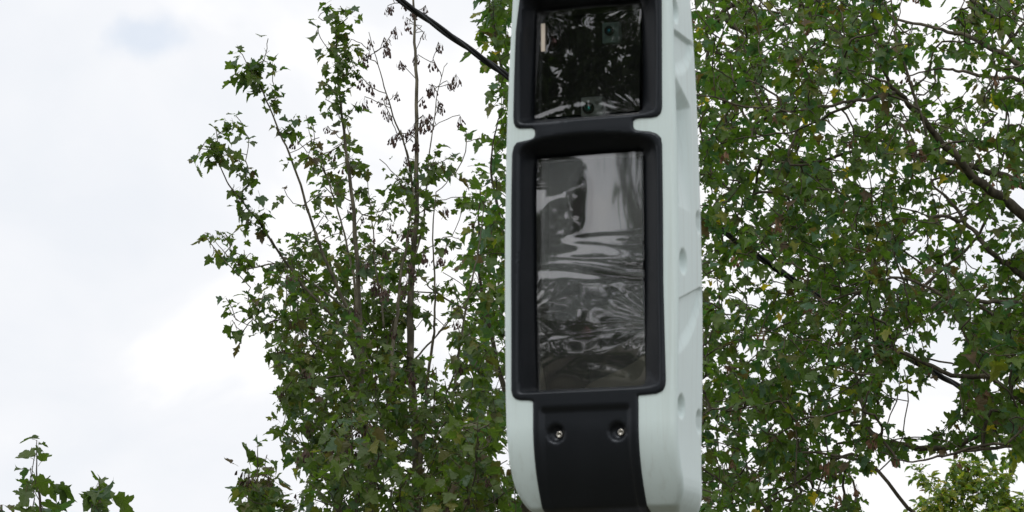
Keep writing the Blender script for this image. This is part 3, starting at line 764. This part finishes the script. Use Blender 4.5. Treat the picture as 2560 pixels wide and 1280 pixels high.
stE = S([(903, 920), (850, 815), (760, 715), (690, 620), (640, 545), (575, 465), (545, 405), (525, 362)], 13, 2, -.2, -.9)
stF = S([(1030, 660), (1056, 560), (1072, 400), (1092, 250), (1110, 168)], 8, 2, .1, .4)
stG = S([(930, 1240), (950, 1095), (975, 1000), (982, 880), (992, 790), (1000, 705), (1012, 640), (1026, 540), (1034, 470)], 20, 5, -.25, -.1)
stH = S([(1046, 1220), (1060, 1090), (1067, 965), (1080, 865), (1087, 805), (1086, 690), (1082, 580), (1090, 480)], 15, 3, -.1, -.5)
stI = S([(905, 850), (885, 700), (872, 640), (855, 565), (830, 480), (805, 420), (785, 370), (765, 288)], 11, 2, -.3, .4)
stJ = S([(1027, 910), (1090, 840), (1155, 765), (1200, 700)], 8, 2, .1, .4)
stK = S([(898, 800), (800, 720), (700, 660), (620, 672), (570, 640), (525, 585)], 9, 1.8, -.2, .5)
stL = S([(905, 960), (800, 870), (720, 800), (650, 815), (590, 800)], 9, 1.8, -.2, -.7)
stN = S([(960, 820), (940, 660), (928, 540), (918, 430)], 8, 2, -.2, .2)
stO = S([(1100, 1300), (1125, 1060), (1150, 860), (1180, 700), (1200, 600), (1215, 480)], 14, 2.5, .5, .8)
r = T.r
def along(C, a, b, n, side, sag=0):              # points beside the upper part of a stem
    out_ = []
    for _ in range(n):
        t = r.uniform(a, b); p = C[int(t * (len(C) - 1))]; q = r.gauss(0, side * .7)
        out_.append(p + np.array([max(-side * 1.2, min(side * 1.2, q)), r.uniform(-side, side), r.uniform(-.02, .16)]))
    return out_
sz = .046
clA = []
for C, a, b, n, sd_ in ((stB, .80, 1.0, 30, .08), (stB, .64, .78, 9, .12), (stC, .60, .98, 24, .075), (stC, .3, .58, 16, .16), (stE, .52, .95, 30, .08), (stI, .4, .9, 20, .16), (stK, .35, .97, 18, .09), (stL, .4, 1.0, 20, .11), (stD, .0, .15, 4, .1), (stN, .3, .95, 8, .14), (stF, .25, .55, 10, .14), (stJ, .2, 1, 10, .2), (stA, .58, .68, 12, .22)):
    clA += along(C, a, b, n, sd_)
dense = [(725, 1290), (735, 1180), (700, 1100), (695, 1000), (690, 900), (660, 850), (720, 770), (660, 690), (730, 610), (720, 560), (790, 560), (850, 610), (910, 600), (950, 640), (980, 560), (1060, 610), (1120, 560), (1150, 560), (1210, 640), (1240, 800), (1250, 1330), (720, 1330)]
clD = fill(r, dense, 680, YT - 1.0, YT + 1.1, gaps=[([(1060, 640), (1180, 600), (1190, 700), (1100, 760)], .5), ([(930, 560), (1010, 540), (1010, 640), (940, 640)], .55)], clump=.5, seed=3)
clT = [at(r.uniform(780, 905), r.uniform(360, 560), YT - .3) for _ in range(10)] + [at(r.uniform(920, 1120), r.uniform(370, 500), YT + r.uniform(-.3, .3)) for _ in range(14)]
for c, d, a in T.grow(clD): T.sprig(c, d, r.randint(5, 8), sz * 1.05, 'maple', 'left')
for c, d, a in T.grow(clA + clT): T.sprig(c, d, r.randint(3, 6), sz * .98, 'maple', 'left', .07)
for c, d, a in T.grow([at(x, y, YT - .4) for x, y in ((512, 355), (478, 408), (510, 585), (530, 640), (580, 800), (600, 840), (600, 330), (590, 290), (622, 345), (795, 70), (1140, 430), (1165, 330), (1205, 345))]): T.sprig(c, d, 2, .06, 'maple', 'left', .03)
# bare tips with seeds
sp = []
for C, a, b, n in ((stA, .68, .98, 36), (stD, .3, 1.0, 20), (stF, .55, 1.0, 10), (stN, .5, 1.0, 6), (stI, .85, 1, 3)):
    for _ in range(n):
        t = r.uniform(a, b); p = C[int(t * (len(C) - 1))]; sp.append(p + np.array([r.gauss(0, .10), r.uniform(-.15, .15), r.uniform(-.03, .12)]))
for c, d, a in T.grow(sp, bend=.05):
    if r.random() < .85: put_seed(c, T.e, T.base, r, 'seed', 1.0)
for p in fill(r, [(880, 560), (1110, 480), (1130, 700), (1000, 760), (900, 700)], 22, YT - .9, YT - .2) + fill(r, dense, 25, YT - 1.2, YT - .6):
    put_seed(p, T.e, T.base, r, 'seed', 1.0)
T.finish('maple', 'left')

# ---- saplings along the bottom edge
def sapling(px_top, py_top, Y, pxs, label, seed, n, size, width, seeds=0, lean=0):
    b = at(pxs, 1950, Y); t = Tree('maple_sapling', (b[0], Y, 0), label, None, seed, 'bark_dark')
    top = at(px_top, py_top, Y); mid = at((px_top + pxs) / 2 + lean, 1330, Y)
    C = t.stem([(b[0], Y, 0), (b[0] * .5 + mid[0] * .5, Y, mid[2] * .5), mid, at(px_top + lean * .4, (py_top + 1330) / 2, Y), top], .014, .0016, 'stem', .006)
    cl = []
    for _ in range(n):
        u = t.r.random() ** .8; y = py_top + 8 + u * (1345 - py_top); w = width * (.25 + .75 * min(1, u * 1.9))
        cl.append(at(px_top + (pxs - px_top) * u * .5 + t.r.uniform(-w, w), y, Y + t.r.uniform(-.35, .35)))
    for c, d, a in t.grow(cl, bend=.15, up=-.3): t.sprig(c, d, t.r.randint(2, 4), size, 'maple', 'left', .05)
    for _ in range(seeds): put_seed(t.r.choice(cl), t.e, t.base, t.r, 'seed')
    t.sprig(top, np.array([0, 0, 1.0]), 3, size * .7, 'maple', 'left', .02)
    t.finish('maple', 'left'); return t
sapling(92, 1100, 13.0, 112, 'leafy maple shoot at the lower left, taller of the two in the corner', 21, 18, .084, 46)
sapling(248, 1196, 13.0, 250, 'short leafy maple shoot right of the taller corner shoot', 22, 12, .084, 40)
sapling(4, 1262, 13.2, 0, 'maple shoot whose topmost leaves just reach the lower left corner', 23, 3, .06, 14)
sapling(645, 1112, 14.0, 680, 'slender maple shoot standing at the foot of the many-stemmed maple, on its left', 24, 50, .062, 62, seeds=6)
sapling(880, 1010, 13.4, 905, 'leafy young maple in front of the many-stemmed maple, olive leaves mixed with seeds', 25, 110, .056, 130, seeds=10)
sapling(1195, 1040, 13.6, 1190, 'young maple close to the housing\'s lower left edge, with dry seed bunches', 26, 105, .056, 110, seeds=12)

# ---- the maple right behind the housing's left edge
YM = 18.5
T = Tree('maple_tree', (at(1330, 1950, YM)[0], YM, 0), 'leafy maple right behind the housing, its crown showing along the housing\'s left edge', None, 31, 'bark_dark'); r = T.r
def S2(pix, w0, w1, dy=0, ground=None, name='branch'):
    P = [at(x, y, YM + dy * i / len(pix)) for i, (x, y) in enumerate(pix)]
    if ground is not None: P = [np.array([at(ground, 1950, YM)[0], YM, 0.0])] + P
    return T.stem(P, pw(w0, YM) / 2, pw(w1, YM) / 2, name, .012)
S2([(1320, 1400), (1330, 1100), (1345, 800), (1350, 500), (1360, 200), (1370, -150)], 60, 16, ground=1320, name='trunk')
S2([(1325, 1180), (1270, 1000), (1230, 860), (1205, 730), (1195, 600), (1200, 470)], 20, 3, -.6)
S2([(1342, 860), (1290, 700), (1250, 560), (1228, 420), (1245, 300)], 16, 3, -.5)
S2([(1352, 480), (1300, 340), (1268, 240), (1245, 120), (1225, 20), (1215, -90)], 14, 3, -.3)
S2([(1350, 620), (1420, 450), (1490, 300), (1560, 120), (1600, -60)], 18, 4, .5)
S2([(1340, 900), (1420, 760), (1520, 640), (1640, 560)], 18, 4, -.3)
crown = [(1208, -120), (1206, 60), (1236, 130), (1246, 250), (1250, 330), (1218, 360), (1200, 420), (1160, 470), (1180, 540), (1130, 640), (1120, 800), (1160, 1000), (1170, 1330), (1560, 1330), (1700, 900), (1720, 300), (1680, -120)]
cl = fill(r, crown, 400, YM - 1.5, YM + 1.6, clump=.4, seed=9)
cl += fill(r, [(1215, -60), (1265, -60), (1265, 340), (1240, 300), (1245, 140), (1210, 60)], 30, YM - .6, YM + .4)
cl += fill(r, [(1190, 460), (1265, 420), (1265, 1300), (1190, 1300), (1150, 700)], 80, YM - .9, YM + .9)
for c, d, a in T.grow(cl): T.sprig(c, d, r.randint(5, 8), .064, 'maple', 'maple')
for p in [at(x, y, YM - .7) for x, y in ((1180, 460), (1165, 415), (1210, 345), (1240, 205))]: T.sprig(p, np.array([-.7, 0, .2]), 1, .07, 'maple', 'left', .02)
T.finish('maple', 'maple')

# ---- right: the big spreading maple
YR = 13.0
T = Tree('maple_tree', (at(2980, 1950, YR)[0], YR + .4, 0), 'big spreading maple filling the right side, heavy limbs slanting up to the left', None, 41, 'bark_dark'); r = T.r; T.climb = .25
def S3(pix, w0, w1, dy0=0, dy1=0, name='branch', ground=None, wob=.014):
    P = [at(x, y, YR - (.45 if ground is None else 0) + dy0 + (dy1 - dy0) * i / (len(pix) - 1)) for i, (x, y) in enumerate(pix)]
    if ground is not None: P = [np.array([T.base[0], T.base[1], 0.0])] + P
    return T.stem(P, pw(w0, YR) / 2 * .8, pw(w1, YR) / 2 * .85, name, wob, 8)
S3([(2985, 1500), (2970, 1000), (2960, 500), (2930, 0), (2900, -500)], 190, 60, .4, .4, 'trunk', ground=1)
S3([(2965, 900), (2760, 720), (2560, 545), (2470, 470), (2400, 405), (2330, 330), (2270, 255), (2222, 205), (2185, 130)], 46, 7, .3, -.6)
S3([(2225, 212), (2180, 190), (2120, 175)], 9, 4, -.55, -.7)
S3([(2235, 232), (2160, 248), (2080, 262), (1985, 278), (1880, 270), (1740, 236), (1640, 240)], 13, 3, -.5, -.9)
S3([(2130, 258), (2050, 300), (1980, 328), (1860, 345), (1760, 370)], 9, 2.5, -.7, -.2)
S3([(2960, 760), (2740, 560), (2560, 460), (2440, 420), (2330, 395), (2230, 372), (2150, 376), (2060, 398), (1940, 404), (1840, 382), (1780, 400)], 30, 3, .4, .2)
S3([(2965, 960), (2760, 860), (2560, 690), (2490, 640), (2430, 575), (2370, 500), (2330, 460)], 34, 6, .2, .5)
S3([(2410, 548), (2330, 545), (2260, 600), (2190, 660), (2130, 740), (2080, 800)], 13, 3, .4, -.4)
S3([(2960, 420), (2740, 260), (2560, 165), (2460, 110), (2400, 85), (2300, 62), (2195, 36), (2080, 20)], 28, 4, .4, .9)
S3([(2960, 500), (2720, 290), (2560, 205), (2480, 195), (2410, 178), (2345, 172), (2270, 190)], 24, 4, .5, .3)
S3([(2940, 180), (2700, 230), (2560, 130), (2500, 60), (2430, 0), (2380, -70)], 30, 8, .5, .1)
S3([(2960, 960), (2760, 800), (2560, 760), (2470, 755), (2370, 748), (2300, 790), (2230, 850)], 24, 4, .1, -.6)
S3([(2370, 748), (2250, 690), (2150, 720), (2000, 790), (1880, 840), (1770, 870)], 10, 2.5, -.5, -.1)
S3([(2968, 1180), (2760, 1060), (2560, 1000), (2470, 940), (2380, 935), (2240, 880), (2140, 905), (2000, 935), (1860, 1000), (1760, 1030)], 26, 3, 0, -.3)
S3([(2970, 1330), (2780, 1240), (2600, 1130), (2440, 1125), (2360, 1140), (2270, 1152), (2200, 1130)], 18, 2.5, -.3, -.9)
S3([(2972, 1420), (2700, 1330), (2480, 1310), (2300, 1290), (2150, 1140), (2050, 1170), (1930, 1240), (1800, 1270)], 22, 3, 0, .3)
S3([(2150, 1150), (2000, 1130), (1900, 1180), (1790, 1230)], 10, 3, .1, .4)
S3([(2310, 305), (2255, 140), (2235, 60), (2220, -60)], 10, 4, -.4, -.3)
S3([(1960, 60), (1900, 0), (1840, -70)], 8, 4, .6, .9)
S3([(2190, 36), (2060, 50), (1960, 60), (1860, 100), (1760, 190)], 8, 3, .8, .5)
big = [(1620, -170), (1640, 400), (1600, 900), (1640, 1345), (2130, 1345), (2205, 1290), (2200, 1220), (2260, 1160), (2400, 1120), (2480, 1120), (2620, 1100), (2820, 1100), (2860, -180)]
gaps = [([(2225, 0), (2390, -40), (2390, 70), (2210, 75)], .8), ([(2060, 215), (2150, 225), (2140, 330), (2060, 345)], .75), ([(2305, 800), (2400, 790), (2420, 900), (2370, 985), (2310, 905)], .97),
        ([(2215, 975), (2385, 945), (2400, 1045), (2340, 1075), (2230, 1070)], .93), ([(2150, 1150), (2330, 1130), (2320, 1250), (2140, 1290)], .8), ([(1760, 700), (1960, 660), (1990, 730), (1880, 760)], .3), ([(2440, 360), (2490, 370), (2480, 430), (2430, 420)], .8),
        ([(2330, 600), (2360, 560), (2380, 620), (2330, 640)], .5), ([(2040, 290), (2120, 330), (2140, 420), (2050, 410)], .5)]
cl = fill(r, big, 2080, YR - 1.5, YR + 2.4, gaps=gaps, clump=.45, freq=1.9, seed=5)
cl += fill(r, [(1745, 560), (2250, 560), (2240, 1000), (2100, 1060), (1745, 1290)], 300, YR - 1.5, YR + 1.6, gaps=gaps)
cl += fill(r, [(1745, -60), (2230, -60), (2250, 560), (1745, 560)], 260, YR - 1.2, YR + 2.6, gaps=gaps)
near = fill(r, [(2395, 740), (2720, 740), (2720, 1115), (2500, 1120), (2430, 1040), (2405, 900)], 120, YR - 1.6, YR + .4)
for c, d, a in T.grow(near, bend=.16): T.sprig(c, d, r.randint(3, 6), .058, 'maple', 'maple', .08)
for c, d, a in T.grow(cl, bend=.16):
    T.sprig(c, d, r.randint(4, 7), .041, 'maple', 'maple', .07)
for p in fill(r, big, 75, YR - 1.5, YR + .5, gaps=gaps): put_seed(p, T.e, T.base, r, 'seed_warm', 1.0)
T.finish('maple', 'maple')

# ---- climber-covered bush in the lower right corner, sunlit look put into its leaf colours
YS = 26.0
c0 = at(2435, 1400, YS); T = Tree('leafy_bush', (c0[0], YS, 0), 'yellow-green small-leaved bushy tree top in the lower right corner', None, 51, 'bark_dark'); r = T.r
T.stem([(c0[0], YS, 0), (c0[0] + .05, YS, 1.5), (c0[0], YS, 2.8), at(2430, 1260, YS)], .06, .01, 'trunk')
for x, y in ((2330, 1215), (2400, 1190), (2480, 1200), (2530, 1250), (2540, 1130), (2300, 1260)): T.stem([(c0[0], YS, 2.6), at((x + 2435) / 2, 1330, YS), at(x, y, YS)], .012, .003, 'branch', .01)
cl = []
while len(cl) < 900:
    v = np.array([r.gauss(0, 1) for _ in range(3)]); v /= np.linalg.norm(v); v[1] = -abs(v[1]) if r.random() < .7 else v[1]
    rad = r.uniform(.6, 1.0) * (1 + .5 * nz3(v[0] * 2.4, v[1] * 2.4, v[2] * 2.4 + 4))
    p = at(2442, 1335, YS) + v * rad * np.array([.58, .55, .57])
    if p[2] > 2.2: cl.append(p)
cl += [at(r.gauss(2535, 12), r.uniform(1120, 1260), YS) for _ in range(10)] + [at(r.gauss(2310, 22), r.uniform(1160, 1230), YS) for _ in range(12)]
for c, d, a in T.grow(cl, bend=.2): T.sprig(c, d, r.randint(6, 8), .056, 'ovate', 'bush', .05, (-.3, 1.0))
T.finish('ovate', 'bush')

# ---- across the road behind the camera: what the windows mirror
def mirror_dir(az, el, dist):                    # a place seen from the housing at that bearing (left of straight back) and elevation
    h = np.array([-math.sin(R(az)), -math.cos(R(az)), 0]); return DO + h * dist + np.array([0, 0, math.tan(R(el)) * dist])
T = Tree('roadside_tree', (*mirror_dir(30, 0, 24)[:2], 0), 'tall dark tree across the road, seen only mirrored in the upper window', None, 61, 'bark_dark'); r = T.r
b3 = T.base.copy()
tr = T.stem([b3, b3 + (0, 0, 3), b3 + (.2, 0, 6), b3 + (.1, 0, 9), b3 + (0, 0, 17)], .22, .05, 'trunk', .05)
for az, el in ((26, 15), (34, 16), (40, 14), (46, 14.5), (52, 15), (38, 20), (44, 22), (28, 22)): T.stem([tr[12], (tr[14] + mirror_dir(az, el, 23)) / 2 + (0, 0, .6), mirror_dir(az, el, 23)], .08, .02, 'branch', .05)
cl = [mirror_dir(r.uniform(24, 56), 13.4 + 19 * r.random() ** 1.1, 24 + r.uniform(-3, 3)) for _ in range(900)]
for c, d, a in T.grow(cl): T.sprig(c, d, 8, .60, 'ovate', 'dark', .5)
T.finish('ovate', 'dark', parts=False)
T = Tree('hedgerow', (*mirror_dir(42, 0, 27)[:2], 0), 'dark tall hedge across the road, seen only mirrored in the lower window', None, 62, 'bark_dark', 'hedge'); r = T.r
b3 = T.base.copy(); T.stem([b3, b3 + (0, 0, 2), b3 + (0.1, 0, 4)], .12, .03, 'trunk')
cl = []
for _ in range(1000):
    az = r.uniform(18, 64); top = 8.2 + (3.2 if az < 35.2 else 0) + 1.3 * nz3(az * .25, 1, 0) + .5 * nz3(az * 1.1, 3, 0); cl.append(mirror_dir(az, max(-4, top - 14 * r.random() ** 1.4), 27 + r.uniform(-1.2, 1.2)))
for c, d, a in T.grow(cl): T.sprig(c, d, 7, .52, 'ovate', 'dark', .3)
T.finish('ovate', 'dark', parts=False)
